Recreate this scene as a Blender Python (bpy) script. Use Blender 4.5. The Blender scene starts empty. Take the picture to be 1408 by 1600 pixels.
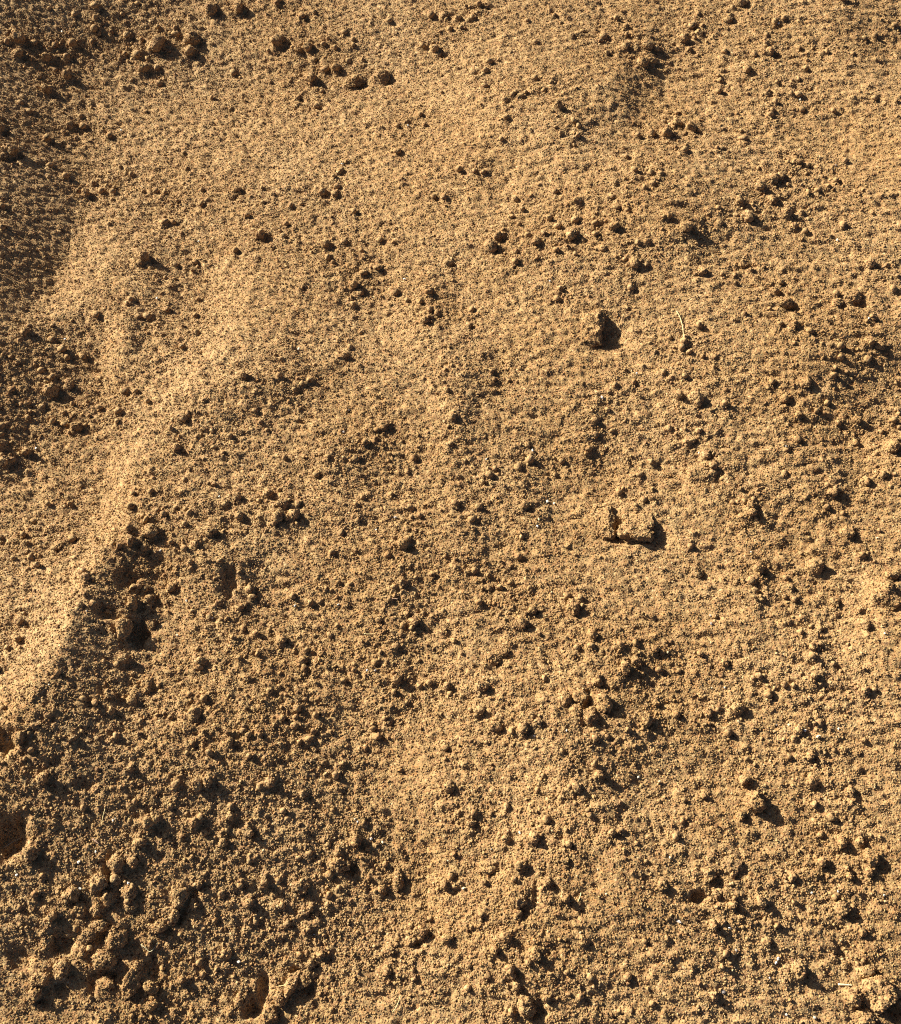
import bpy, math, numpy as np
from mathutils import Vector, Matrix, noise as mnoise

S = bpy.context.scene
COL = S.collection
rad = math.radians
# ------------------------------------------------------------------ camera, light, exposure
TILT, VFOV, CAM_H = 25.0, 55.0, 1.0
cam = bpy.data.objects.new('camera', bpy.data.cameras.new('camera'))
COL.objects.link(cam)
cam.location = (0, 0, CAM_H)
cam.rotation_euler = (rad(TILT), 0, 0)
cam.data.sensor_fit = 'VERTICAL'
cam.data.angle = rad(VFOV)
cam.data.clip_start, cam.data.clip_end = 0.01, 200
S.camera = cam

SUN_ELEV, SUN_DOWN = 24.0, 33.0           # light travels right and SUN_DOWN degrees towards the camera
world = bpy.data.worlds.new('World'); S.world = world; world.use_nodes = True
wn, wl = world.node_tree.nodes, world.node_tree.links
sky = wn.new('ShaderNodeTexSky'); sky.sky_type = 'NISHITA'; sky.sun_disc = False; sky.air_density = .28
bg = wn['Background']; bg.inputs['Strength'].default_value = 0.05
wl.new(sky.outputs[0], bg.inputs[0])
ld = Vector((math.cos(rad(SUN_ELEV)) * math.cos(rad(SUN_DOWN)), -math.cos(rad(SUN_ELEV)) * math.sin(rad(SUN_DOWN)), -math.sin(rad(SUN_ELEV))))
sky.sun_elevation = rad(SUN_ELEV)
sky.sun_rotation = math.atan2(-ld.x, -ld.y)      # clockwise from +Y
sun = bpy.data.objects.new('sun', bpy.data.lights.new('sun', 'SUN')); COL.objects.link(sun)
sun.data.energy = 5.0; sun.data.angle = rad(0.5); sun.data.color = (1.0, 0.925, 0.76)
sun.rotation_euler = ld.to_track_quat('-Z', 'Y').to_euler()
S.view_settings.view_transform = 'Standard'; S.view_settings.look = 'None'
S.view_settings.exposure = 1.38; S.view_settings.gamma = 1.0; S.view_settings.use_curve_mapping = False
S.cycles.filter_width = 1.1; S.cycles.use_denoising = False; S.cycles.diffuse_bounces = 2; S.cycles.max_bounces = 4

# ------------------------------------------------------------------ picture pixel <-> ground
T = math.tan(rad(VFOV / 2)); CT, ST = math.cos(rad(TILT)), math.sin(rad(TILT))
def ray(px, py):
    x = (np.asarray(px, float) - 704) / 800 * T; y = (800 - np.asarray(py, float)) / 800 * T
    return x, y * CT + ST, y * ST - CT
def on_plane(px, py, z=0.0):
    x, y, w = ray(px, py)
    t = (CAM_H - z) / -w
    return x * t, y * t, t
def to_px(x, y, z=0.0):
    zz = z - CAM_H
    yc = y * CT + zz * ST; d = -(-y * ST + zz * CT)
    return 704 + x / d / T * 800, 800 - yc / d / T * 800
PXM = T / 800                              # metres per pixel at depth 1

# ------------------------------------------------------------------ what stands where, read off the photograph
# Dark spots of the photograph, in its pixels: x, y, radius.
SPOTS = """
154,50,8 178,52,5 204,60,7 147,68,5 38,66,10 15,69,6 60,71,8 92,75,8 120,73,8 251,46,5 277,46,5 280,57,7 225,65,5 255,76,11
303,86,9 220,89,7 239,81,5 110,92,7 80,95,9 35,88,8 191,95,5 199,87,5 232,113,9 250,109,6 112,124,10 80,146,10 65,123,4
36,163,5 50,177,6 129,184,5 115,200,8 135,201,7 103,209,5 79,220,7 4,187,5 5,203,8 24,241,9 8,246,8 82,260,5 108,279,7 141,307,9
164,302,7 181,303,7 170,291,4 149,288,5 247,301,5 261,303,5 226,301,4 319,299,5 318,322,5 209,275,5 190,262,4 263,350,7 275,349,5
9,359,6 8,325,6 337,21,9 154,14,7 120,25,5 218,8,5 290,240,4 295,265,5 231,176,4 175,215,6 286,366,3 173,351,4 280,316,4 253,133,6
380,19,10 440,3,5 436,9,5 442,70,11 472,83,8 487,79,8 510,72,6 370,117,7 477,28,7 494,22,5 495,96,5 513,112,7 531,111,8 493,127,10
506,144,4 548,97,5 563,131,9 499,169,6 469,155,5 570,96,4 542,53,5 612,36,6 555,64,5 425,130,3 363,172,4 678,27,7
698,29,7 665,75,6 685,82,8 690,88,6 667,197,5 624,200,5 640,192,5 626,240,7 660,181,5 537,268,6 532,272,4 508,304,8 528,306,7
412,295,4 413,318,4 458,324,5 473,321,4 451,352,5 415,373,11 446,371,5 516,386,9 542,381,6 375,300,8 558,333,6 681,310,5 698,312,6
598,378,6 618,381,5 372,394,5 680,369,3 663,381,3 390,338,5 530,295,5 480,222,3
719,31,5 752,10,5 762,13,4 742,31,6 735,35,5 724,46,5 706,48,5 863,21,5 870,26,5 769,100,6 763,113,6 762,137,6 743,116,6 840,68,5
827,35,4 914,51,4 966,32,6 982,45,6 982,56,5 948,60,7 982,78,8 1018,78,8 1010,103,9 1025,98,7 1030,80,6 952,86,5 839,124,5
853,143,5 865,131,5 903,141,4 878,171,9 818,151,4 804,150,5 793,160,6 900,192,6 890,198,4 878,210,4 795,187,6 907,215,6 787,220,5
722,270,7 745,270,5 1023,213,7 1048,214,10 1000,214,5 1040,193,5 982,248,5 996,271,7 1021,274,7 1036,274,6 1024,290,6 1010,296,5
872,302,7 908,319,9 889,322,5 960,309,5 967,328,6 985,332,6 964,288,4 862,342,7 820,330,5 800,342,5 876,358,7 904,347,7 900,372,9
964,359,8 934,352,6 936,368,5 783,375,9 774,390,9 830,371,7 843,382,8 947,392,7 873,395,6 1048,343,8 810,396,5 1000,382,5 1015,380,6
1162,9,9 1322,4,7 1142,35,8 1094,25,5 1086,45,7 1075,66,9 1098,58,9 1080,80,5 1216,38,7 1228,32,6 1200,70,6 1208,85,8 1182,88,5
1201,57,5 1252,78,5 1354,64,6 1402,43,6 1370,60,6 1295,83,5 1335,86,4 1172,113,8 1262,110,5 1129,130,6 1127,146,6 1204,144,5
1217,131,5 1250,126,4 1252,152,7 1215,163,6 1210,175,5 1208,183,6 1256,174,6 1276,172,4 1306,177,6 1370,157,6 1380,182,4 1154,180,4
1064,198,9 1085,205,10 1075,237,7 1160,207,4 1166,220,7 1130,234,4 1250,257,8 1265,261,6 1324,254,5 1212,283,9 1193,297,9 1225,280,8
1282,302,7 1266,304,6 1213,317,9 1161,318,9 1176,344,10 1235,338,10 1246,357,7 1262,365,7 1129,352,7 1078,360,9 1322,354,7
1334,375,4 1109,338,4 1310,286,6 1350,300,4 1366,336,4 1060,180,4 1255,335,5
233,407,10 222,414,5 278,417,7 310,412,6 275,437,4 209,471,6 45,523,8 86,534,7 48,511,5 103,549,7 109,562,6 135,562,6 30,570,4
8,557,5 57,571,4 87,593,7 23,612,6 48,633,6 70,637,6 105,666,6 160,640,6 142,652,4 102,647,4 200,615,7 190,645,7 188,662,5 216,613,5
312,522,6 289,544,6 255,526,4 221,498,6 235,498,7 266,487,6 156,495,7 4,701,9 6,680,5 7,668,6 48,711,9 24,722,6 12,727,9
322,627,4 290,655,8 282,704,8 296,650,5 334,675,4 338,702,5 129,762,4 112,790,5 310,685,4 240,771,6 213,775,6 210,795,7
292,752,5 278,795,5 160,592,4 307,727,3 20,560,4 309,495,5 313,470,5 250,800,5
516,405,6 524,412,5 572,430,6 595,423,7 560,450,8 568,460,7 556,478,6 475,452,4 622,460,7 660,475,6 675,460,7 676,487,6
670,505,8 687,492,6 450,417,3 703,413,5 663,500,4 385,590,8 460,545,5 441,590,6 489,597,6 476,603,6 464,612,6 545,560,8 550,545,5
566,521,4 402,644,5 470,642,4 545,643,4 536,676,5 605,668,8 592,675,5 560,720,7 575,694,6 590,688,5 540,718,5 516,717,6 502,712,3
630,692,4 363,684,5 352,710,5 448,718,5 420,674,4 424,774,8 375,780,8 355,791,5 448,792,8 470,790,6 498,745,6 570,780,6 640,740,5
645,796,7 560,790,5 615,775,5 650,718,6 700,580,5 702,612,5
706,414,6 810,413,7 736,512,6 741,486,5 879,454,6 875,470,7 923,466,4 996,416,8 990,452,7 1013,417,5 983,484,4 772,584,6
776,596,6 775,612,4 715,560,4 709,573,4 797,595,4 965,605,6 955,615,5 994,600,5 1040,584,6 1026,552,4 1050,530,5 934,660,7
935,683,7 925,705,7 960,675,5 979,660,4 948,705,4 833,722,7 814,733,7 828,698,5 871,744,5 770,745,7 758,755,5 730,722,4
716,790,7 752,795,6 826,793,8 1003,745,6 972,773,7 1010,783,6 983,720,4 1050,672,6 760,685,4 712,655,7 708,695,5
1102,428,8 1176,426,5 1150,434,4 1152,445,5 1225,425,5 1223,444,6 1216,460,8 1310,463,7 1312,480,9 1365,417,8
1400,455,7 1096,512,7 1073,537,7 1070,547,7 1246,510,8 1270,521,7 1222,508,5 1244,538,4 1230,627,8 1210,600,6 1252,652,8 1250,690,7
1065,620,8 1138,611,5 1137,633,6 1074,590,6 1118,576,5 1120,560,4 1060,670,4 1082,693,8 1076,698,5 1108,716,8 1118,732,7 1103,735,7
1120,740,7 1318,545,7 1308,578,5 1306,590,6 1365,540,8 1380,545,9 1360,565,7 1314,665,7 1345,660,8 1380,678,6 1341,695,7 1400,705,11
1386,745,8 1358,757,9 1306,772,10 1262,780,5 1178,795,9 1166,787,5 1230,740,5 1403,602,5 1400,660,6 1368,500,5 1388,418,5
1232,706,5 1295,795,6
208,830,8 210,850,9 245,838,13 230,838,5 230,860,6 260,806,6 118,845,7 90,860,6 53,875,7 45,850,4 25,875,5 65,870,4 5,843,6
56,816,5 136,897,7 143,908,10 180,852,5 215,923,8 231,925,6 215,945,10 238,940,9 236,952,6 130,948,6 37,975,8 17,1015,6 35,1003,8
200,1035,11 95,1055,7 180,1090,9 135,1095,7 213,1100,8 180,1115,8 320,1038,10 310,1030,6 325,1095,8 312,1120,10 302,1097,5
260,1117,5 270,1123,5 275,922,8 334,835,9 310,853,6 293,821,5 280,887,4 332,967,7 346,945,6 37,1155,9 50,1147,5 54,1175,6 120,1157,8
10,1110,7 305,1163,6 80,1120,6 347,880,6 225,1130,6
380,810,8 440,812,9 465,808,8 433,820,5 395,925,7 400,937,7 380,955,8 385,985,7 371,1000,6 446,1003,8 460,1005,5 479,1036,8 480,1047,7 427,1083,7
440,1075,5 463,1020,5 470,1110,7 490,1020,4 490,945,6 503,942,5 532,912,5 514,922,5 551,915,5 524,866,6 538,835,6 563,815,6 635,855,9
642,845,7 610,870,6 620,843,6 635,915,8 620,920,6 613,940,6 640,963,7 652,975,8 633,980,6 596,972,6 623,1013,7 652,931,5 665,960,5
590,1038,6 558,1040,5 575,1005,4 625,1065,8 676,1070,7 660,1075,6 540,1065,5 465,1138,7 393,1150,6 366,1165,9 385,1140,7 410,1150,5
488,1158,7 575,1172,6 595,1155,7 612,1130,7 640,1100,5 700,872,6 704,1075,7 700,1170,6 510,1195,6 540,1195,6 640,830,5 680,900,6
377,1030,5 605,1125,5 445,1125,6
742,815,7 743,830,5 818,842,5 890,856,5 815,873,7 745,895,6 801,914,6 768,922,6 780,921,4 753,945,7 832,922,7 890,935,7 911,937,6
837,958,8 820,977,9 932,997,8 929,1012,7 906,1015,7 974,1010,6 997,1007,6 983,1048,9 1000,1038,8 1028,1018,8 761,1078,10
754,1113,8 780,1140,10 846,1130,8 824,1141,9 935,1157,7 953,1152,6 882,1176,6 1030,1102,8 1018,1130,10 1034,1050,7 855,1062,6 763,1162,4
1180,806,9 1083,856,6 1190,892,8 1179,910,7 1184,925,6 1352,870,7 1240,920,6 1245,940,6 1310,945,8 1358,980,9 1275,1015,8 1285,1010,6
1273,1028,7 1285,985,6 1306,1040,7 1278,1060,8 1290,1080,5 1357,1083,8 1370,1080,6 1138,1040,8 1112,1043,5 1190,1060,7 1180,1062,5
1205,1090,7 1112,1118,8 1126,1112,6 1142,1148,7 1255,1145,9 1285,1132,7 1353,1160,6 1236,1185,6 1270,1185,8 1307,1175,6 1064,1050,5
1060,1120,7 1346,955,5 1120,965,5
75,1222,10 210,1205,8 135,1265,7 55,1335,11 280,1230,7 250,1240,5 272,1262,6 315,1230,8 330,1225,9 240,1290,10 250,1285,8 225,1320,9
290,1310,7 310,1290,9 320,1280,7 215,1350,9 90,1435,8 240,1475,6 258,1450,8 245,1575,10 290,1535,8 60,1400,7 35,1420,6 70,1370,5
410,1232,6 427,1227,8 365,1262,6 367,1280,10 394,1302,9 355,1320,9 480,1245,9 560,1322,7 517,1322,6 573,1290,6 565,1315,9
531,1337,6 488,1335,6 504,1350,5 519,1370,7 420,1382,9 440,1378,7 396,1415,9 380,1385,7 490,1423,8
500,1430,6 405,1442,7 487,1455,6 510,1463,5 524,1461,5 603,1393,9 580,1375,5 652,1472,7 617,1487,9 610,1520,8
508,1495,9 492,1508,9 474,1495,7 360,1495,9 485,1535,8 700,1385,9 705,1470,9 652,1530,5 522,1580,5 340,1440,6 320,1500,6 350,1400,6
708,1234,9 853,1215,6 796,1262,6 745,1273,7 741,1290,8 720,1272,5 858,1284,7 796,1314,8 841,1313,10 893,1322,6 888,1347,8
821,1355,10 860,1383,9 890,1407,9 815,1430,7 757,1432,7 709,1372,7 715,1388,6 796,1467,8 778,1488,8 841,1495,9
1040,1387,8 1011,1473,5 927,1530,7 805,1520,12 813,1545,8 768,1525,7 860,1563,8 805,1585,9 912,1560,7 990,1580,6 737,1510,6
1060,1310,7 1070,1287,6 1168,1222,8 1275,1225,9 1335,1238,8 1303,1280,7 1072,1252,5 1320,1320,8 1348,1318,8 1290,1353,11 1332,1372,8
1363,1368,8 1162,1360,6 1243,1375,8 1125,1402,8 1195,1413,10 1150,1418,8 1120,1450,9 1308,1405,7 1322,1423,11 1352,1460,8 1202,1473,8
1150,1493,6 1122,1560,9 1352,1503,5 1216,1505,5 942,1215,10 905,1234,9 880,1250,6 960,1303,6 975,1300,6
"""
# Named clods: x, y, rx, ry, height factor, kind, short name, label
CLODS = [
 (919,505,29,33,.85,'wedge','tall wedge clod','tall wedge-shaped sand clod throwing a long triangular shadow, right of centre'),
 (941,816,19,27,.40,'slab','upright flat crust piece','pale flat crust piece standing left of the dark crack, beside the square crust piece'),
 (996,822,27,22,.34,'slab','square crust piece','square-cornered crust piece with a dark crack under its lower edge'),
 (882,1093,11,12,.8,'lump','left knuckle of the clod knot','leftmost smooth lump of the knot of clods below the centre'),
 (907,1088,13,11,.9,'lump','upper knuckle of the clod knot','bright rounded lump at the top of the knot of clods below the centre'),
 (900,1110,12,12,.9,'lump','lower left knuckle of the clod knot','rounded lump at the lower left of the knot of clods'),
 (924,1119,15,13,1.0,'lump','bottom knuckle of the clod knot','broad bottom lump of the knot of clods, dark on its right'),
 (943,1099,12,18,1.1,'lump','tall right knuckle of the clod knot','tall oval lump on the right of the knot, beside the black gap'),
 (931,1063,11,10,1.0,'lump','clod just above the knot','round clod sitting just above the knot of clods with its own shadow'),
 (1178,1252,20,17,1.1,'lump','big round clod low on the right','big round crusty clod alone on the lower right slope'),
 (1157,1275,8,8,1.1,'lump','small clod under the big round clod','small pale clod touching the lower left of the big round clod'),
 (1246,1516,12,13,1.3,'lump','pointed clod near the white pebbles','pointed orange clod right of the two white pebbles, long slanting shadow'),
 (1316,1508,14,8,.9,'lump','broken ledge clod','broken ledge of sand above the short yellow straw'),
 (1352,1517,15,10,.9,'lump','flat clod above the corner boulder','flattish clod right above the biggest clod in the lower right corner'),
 (1370,1553,29,25,1.0,'lump','biggest corner clod','biggest rounded clod in the lower right corner of the ground'),
 (1331,1557,16,15,.9,'lump','clod left of the corner boulder','medium clod pressed against the left of the biggest corner clod'),
 (1350,1592,18,14,.8,'lump','clod below the corner boulder','orange clod cut by the bottom edge under the biggest corner clod'),
 (1384,928,24,24,.6,'lump','broad mound clod on the right edge','broad pale clod at the right edge with black shadows behind it'),
 (1392,897,13,8,.9,'lump','clod above the right edge mound','reddish clod on top of the broad pale clod at the right edge'),
 (1324,831,11,11,1.15,'lump','sharp clod on the upper right slope','sharp-peaked clod with a black wedge shadow above the right edge mound'),
 (1273,884,15,13,1.0,'lump','crusty clod left of the edge mound','crusty rounded clod with black shadow, left of the right edge mound'),
 (1086,893,14,12,.8,'lump','smooth mound right of the crust pieces','smooth low clod below and right of the square crust piece'),
 (1150,1107,11,10,1.2,'lump','bright clod below the right middle','bright peaked clod with a small black shadow, right of the knot of clods'),
 (1088,623,13,12,1.0,'lump','round yellow clod','round yellow clod with a crescent shadow below the tall wedge clod'),
 (1258,597,11,10,1.1,'lump','half-moon shadow clod','smooth clod with a half-moon shadow in the upper right'),
 (1224,473,17,9,1.3,'lump','hooked clod','hooked clod overhanging a black hollow in the upper right'),
 (1329,464,17,12,1.1,'lump','domed clod right of the hooked clod','domed clod with a dark hollow on its right, beside the hooked clod'),
 (595,121,13,12,.9,'lump','egg-shaped clod near the top','egg-shaped clod with a dark right side near the top'),
 (551,128,15,10,.6,'lump','flat crust left of the egg clod','flat pale crust left of the egg-shaped clod'),
 (300,62,13,10,1.3,'lump','pointed clod at the upper left','pointed clod with a long grey shadow at the upper left'),
 (79,609,13,11,1.1,'lump','twin clod on the left edge slope','dark oval clod of the touching pair on the left slope'),
 (105,601,10,9,.8,'lump','pale twin clod','pale crumbly clod of the touching pair on the left slope'),
 (119,668,10,8,1.1,'lump','lone oval clod below the pair','lone oval clod below the touching pair on the left slope'),
 (14,232,13,8,1.0,'lump','edge clod with arc shadow','rounded clod at the left edge with a dark arc below it'),
 (894,950,12,13,1.1,'lump','steep clod above the knot','steep bright clod with a black shadow above the knot of clods'),
 (785,1017,10,9,.6,'lump','low round clod left of the steep clod','low round clod left of the steep bright clod'),
 (766,1027,14,12,.45,'lump','faint dome beside the low round clod','faint smooth dome touching the left of the low round clod'),
 (228,1073,10,14,1.1,'lump','upright clod right of the dark hollow','upright oval clod with a shadow at its foot, below the dark hollow on the left'),
 (190,982,15,17,1.2,'lump','ragged clod over the dark hollow','ragged clod leaning over the darkest hollow on the left'),
 (203,945,11,10,1.1,'lump','crumb above the dark hollow','rounded crumb on the upper rim of the darkest hollow on the left'),
 (236,975,8,8,.8,'lump','crumb on the hollow right rim','small crumb on the right rim of the darkest hollow'),
 (180,1350,14,12,1.2,'lump','top ball of the crumbled heap','ball-shaped clod at the top of the crumbled heap, lower left'),
 (183,1374,8,8,1.0,'lump','small ball under the top ball','small ball directly under the top ball of the crumbled heap'),
 (152,1381,15,14,.9,'lump','left shoulder clod of the heap','wide clod left of the black gap in the crumbled heap'),
 (169,1402,11,13,1.3,'lump','egg in the middle of the heap','egg-shaped clod standing in the middle of the crumbled heap'),
 (200,1392,14,13,.9,'lump','right shoulder clod of the heap','dark crusty clod on the right shoulder of the crumbled heap'),
 (203,1416,12,9,.8,'lump','clod under the right shoulder','low clod under the right shoulder clod of the crumbled heap'),
 (111,1397,13,13,1.0,'lump','leftmost clod of the heap','leftmost round clod of the crumbled heap beside the white chip'),
 (124,1421,12,11,.9,'lump','clod under the leftmost one','knobbly clod just below the leftmost clod of the crumbled heap'),
 (150,1419,11,11,.9,'lump','double clod in the heap','double-headed clod left of the egg-shaped clod in the heap'),
 (155,1445,13,11,.9,'lump','clod in the lower heap','rough clod below the egg-shaped clod in the crumbled heap'),
 (136,1463,13,11,.9,'lump','clod right of the crater','lumpy clod right of the round crater, lower left'),
 (181,1463,16,18,.9,'lump','big faceted clod of the heap','big faceted clod right of the black gap under the heap'),
 (129,1487,10,9,1.0,'lump','wedge between crater and loaf','small clod between the round crater and the loaf-shaped clod'),
 (74,1468,9,15,1.0,'lump','left rim of the crater','curved clod forming the left rim of the round crater'),
 (158,1501,20,14,1.3,'lump','loaf-shaped clod','loaf-shaped clod with a black undercut, bottom left'),
 (165,1537,14,9,.9,'lump','clod under the loaf','rough clod below the black undercut of the loaf-shaped clod'),
 (95,1515,12,15,.9,'lump','clod left of the loaf','upright clod left of the loaf-shaped clod'),
 (61,1530,15,13,.9,'lump','pale clod at the bottom left','pale clod between the crater and the bottom left corner'),
 (52,1552,13,15,.8,'lump','low clod in the bottom left corner','low wide clod in the bottom left corner'),
 (205,1532,14,28,1.1,'slant','long ridge clod','long slanting ridge-like clod right of the loaf-shaped clod'),
 (235,1541,13,11,1.0,'lump','clod in front of the ridge','round clod at the right foot of the long slanting ridge clod'),
 (278,1397,16,18,1.0,'lump','tall crusty clod right of the heap','tall crusty clod well right of the crumbled heap'),
 (307,1380,9,8,1.0,'lump','knob above the crusty clod','small knob at the upper right of the tall crusty clod'),
 (304,1412,9,10,1.0,'lump','knob right of the crusty clod','small knob at the right of the tall crusty clod'),
 (270,1430,9,14,1.1,'lump','foot of the crusty clod','narrow clod at the foot of the tall crusty clod'),
 (246,1447,14,10,.9,'lump','flat clod below the crusty clod','flat clod left below the tall crusty clod'),
 (45,1333,14,12,.8,'lump','clod right below the edge pit','soft clod right below the black pit at the left edge'),
 (530,1350,16,11,1.1,'lump','smooth clod with deep shadow','smooth clod with a deep black shadow, lower middle left'),
 (469,1384,14,13,1.0,'lump','round clod in the lower left field','round clod with a shadow notch left of the smooth clod'),
 (476,1425,8,7,1.2,'lump','button clod','button-like clod beside a white chip, lower left middle'),
 (622,1372,11,18,1.0,'lump','upright pale clod','upright pale clod with a white chip on its shadow side'),
 (657,1455,13,11,1.1,'lump','hooded clod','hooded clod with a dark right face, bottom middle'),
 (640,1470,10,9,.9,'lump','clod beside the hooded clod','smaller clod left below the hooded clod'),
 (456,1537,9,19,1.2,'slant','log-shaped clod','log-shaped upright clod between two black gaps at the bottom'),
 (475,1530,10,10,.9,'lump','clod right of the log','crumbly clod right of the log-shaped clod'),
 (436,1558,14,14,.9,'lump','clod at the foot of the log','broad clod at the lower left foot of the log-shaped clod'),
 (376,1561,15,15,.9,'lump','ringed clod','broad crumbly clod left of the curved black gap at the bottom'),
 (421,1585,14,15,1.0,'lump','bottom edge clod left','rounded clod cut by the bottom edge, left of the log-shaped clod'),
 (808,1403,17,15,.7,'lump','cracked dome','pale dome with a thin crack under it, lower middle'),
 (908,1467,15,9,1.0,'lump','arrow-shaped clod','arrow-shaped pale clod pointing at a black shadow, bottom middle'),
 (822,1571,14,17,1.2,'lump','orange clod over the bottom hollow','orange clod beside the wide black hollow at the bottom middle'),
 (762,1358,16,9,.8,'lump','low ridge left of the cracked dome','low ridge with a slanting dark edge, above left of the cracked dome'),
 (1106,1367,14,11,1.0,'lump','knobbly pale clod','knobbly pale clod above the round black hole, lower right'),
 (1140,1352,17,15,.45,'lump','low smooth swell','low smooth swell right of the knobbly pale clod'),
 (1362,1340,15,14,1.0,'lump','square-shouldered clod','square-shouldered clod with a black shadow near the right edge'),
 (1093,740,26,15,.5,'lump','fan-shaped sandy mound','fan-shaped smooth mound with dark crumbs on its right'),
 (1160,410,10,9,.6,'lump','pale knob right of the middle top','pale knob left of the hooked clod'),
]
# pits: x, y, rx, ry, depth factor
PITS = [(12,1308,24,32,1.0),(95,1474,19,15,.9),(1091,1401,12,11,1.0),(238,1513,13,14,.7),(163,956,14,12,.8),(212,988,20,19,.9),
 (30,1497,20,17,.6),(86,1188,13,8,.8),(8,1160,16,20,.9),(358,908,13,20,.8),(838,1578,18,12,.8),(412,1545,10,18,.9),(392,1582,11,10,.9),
 (168,1362,7,26,.9),(188,1402,7,10,.8),(155,1464,8,13,1.0),(163,1523,18,7,1.2),(144,1534,8,14,1.0),(96,1548,14,10,.7),(282,1430,8,11,.9),
 (550,1356,11,11,.8),(462,1518,8,8,.8),(479,1552,13,9,.9),(198,905,16,16,.5),(133,1224,15,10,.6),(1236,481,13,8,.9),(1344,474,10,8,.7),
 (920,1102,6,13,1.2),(918,1082,6,5,1.0),(966,828,7,13,1.6),(992,846,22,4,1.2),(1392,945,14,12,.6),(1398,905,8,7,.8),(838,1396,6,15,.8),(770,1359,14,6,.6),
 (1118,1380,11,10,.7),(1316,1496,9,14,.7),(1372,1528,22,9,.6),(1256,455,4,4,.4),(5,205,9,9,.7),(10,246,16,6,.8),(1198,1430,4,4,.4),(90,1545,10,8,.5),(1180,600,4,4,.2),
 (280,450,9,9,.3),(305,1392,7,7,.8),(1398,1575,12,20,.8)]
# macro tone: x, y, rx, ry, angle (deg, ccw in the picture), amount
TONE = [
 (250,1380,360,200,0,-.15),(1150,1400,330,230,0,-.10),(40,300,110,260,0,-.15),
 (180,545,16,44,-8,.62),(206,535,12,34,-15,-.4),(125,400,38,80,-8,.32),(60,480,70,22,28,.3),(48,400,40,95,-28,-.62),(95,345,18,40,-20,-.4),(15,440,35,40,0,-.3),
 (188,775,20,58,-8,.6),(150,870,26,60,-25,.36),(85,960,34,80,-32,.40),(35,1070,40,60,-25,.35),(350,450,25,60,-8,.25),(300,570,26,110,-38,.28),
 (640,510,36,44,0,.25),(640,240,230,170,0,.16),(735,150,50,70,-25,.2),(1375,230,55,60,0,.22),(1300,110,30,40,0,.15),(1372,705,35,32,0,.35),(695,680,26,90,0,.18),
 (585,1110,24,50,0,.3),(650,1190,50,60,-10,.35),(682,1385,15,50,-5,.55),(740,1440,36,46,-10,.3),(850,1270,50,60,-20,.25),(780,1350,40,40,0,.2),(950,1375,20,60,0,.3),
 (1010,1515,22,44,0,.3),(1340,985,36,50,-20,.35),(1370,925,30,20,0,.3),(1090,742,34,18,15,.35),(495,745,12,40,-10,.35),(430,800,12,28,-10,.3),(960,800,40,40,0,.15),
 (1130,960,30,60,0,.15),(800,1230,60,50,0,.12),(1040,540,60,60,0,.12),(900,300,160,90,10,.1),(50,880,60,50,0,.1),(250,280,70,30,0,.05),(800,520,60,90,0,.1),
 (0,0,190,55,0,-.7),(0,110,70,90,0,-.45),(20,240,70,80,0,-.35),(150,90,130,50,0,-.2),(25,570,70,50,20,-.4),(50,640,70,40,25,-.3),(0,700,35,40,0,-.6),(110,560,40,40,0,-.15),
 (200,895,34,44,-20,-.8),(175,965,42,52,-15,-.9),(130,1075,55,60,-20,-.6),(95,1180,70,60,0,-.55),(50,1290,60,60,0,-.5),(150,1250,80,60,0,-.3),(200,1420,200,150,0,-.35),
 (375,905,30,34,0,-.6),(445,815,34,22,10,-.45),(520,880,90,60,0,-.12),(560,730,60,34,10,-.3),(440,620,70,30,25,-.3),(490,1180,100,90,0,-.22),(310,1260,60,60,0,-.25),
 (640,950,34,60,-10,-.3),(615,1080,26,60,-8,-.28),(772,590,12,50,0,-.25),(740,620,24,60,0,-.2),(722,700,16,60,-5,-.28),(745,860,28,60,-5,-.25),(932,690,14,46,-8,-.45),
 (830,690,26,40,0,-.2),(800,1000,50,50,0,-.2),(988,1042,46,30,25,-.4),(1010,1110,40,50,0,-.25),(1088,375,30,30,0,-.4),(1110,300,50,40,0,-.15),(1345,565,60,40,0,-.4),
 (1325,650,50,50,0,-.28),(1300,760,30,40,-10,-.3),(1005,115,26,52,-30,-.4),(965,175,30,40,-35,-.25),(765,270,22,44,-20,-.25),(905,215,30,34,0,-.22),(1200,330,60,50,0,-.12),
 (1150,1500,260,110,0,-.16),(960,1180,60,40,0,-.3),(1090,1170,60,40,0,-.2),(1370,45,60,40,0,-.3),(265,430,30,40,0,-.2),(900,1160,26,40,0,-.25),(965,1240,40,40,0,-.2),
 (1290,1020,12,60,0,-.3),(1192,905,10,60,0,-.3),(530,1340,90,50,0,-.18),(545,440,40,50,-10,-.2),(480,340,60,40,0,-.12),(510,100,70,30,0,-.15),(330,100,60,40,0,-.15),
 (690,470,16,40,-15,-.3),(1140,700,26,70,-10,-.15),(1220,780,30,60,-10,-.1),(840,780,26,40,0,-.25),(400,1480,120,90,0,-.2),(700,1560,120,40,0,-.1),(890,1560,80,50,0,-.15),
 (560,1400,60,40,0,-.1),(1240,1300,90,80,0,-.1),(350,780,30,50,-20,-.2),(300,700,60,30,20,-.12),(1130,120,60,60,0,.12),(990,430,20,40,0,-.2),
 (860,1180,40,30,0,.1),(720,1110,40,60,0,.12),(290,950,40,60,0,.1),(270,1110,40,50,0,.1)]
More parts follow.
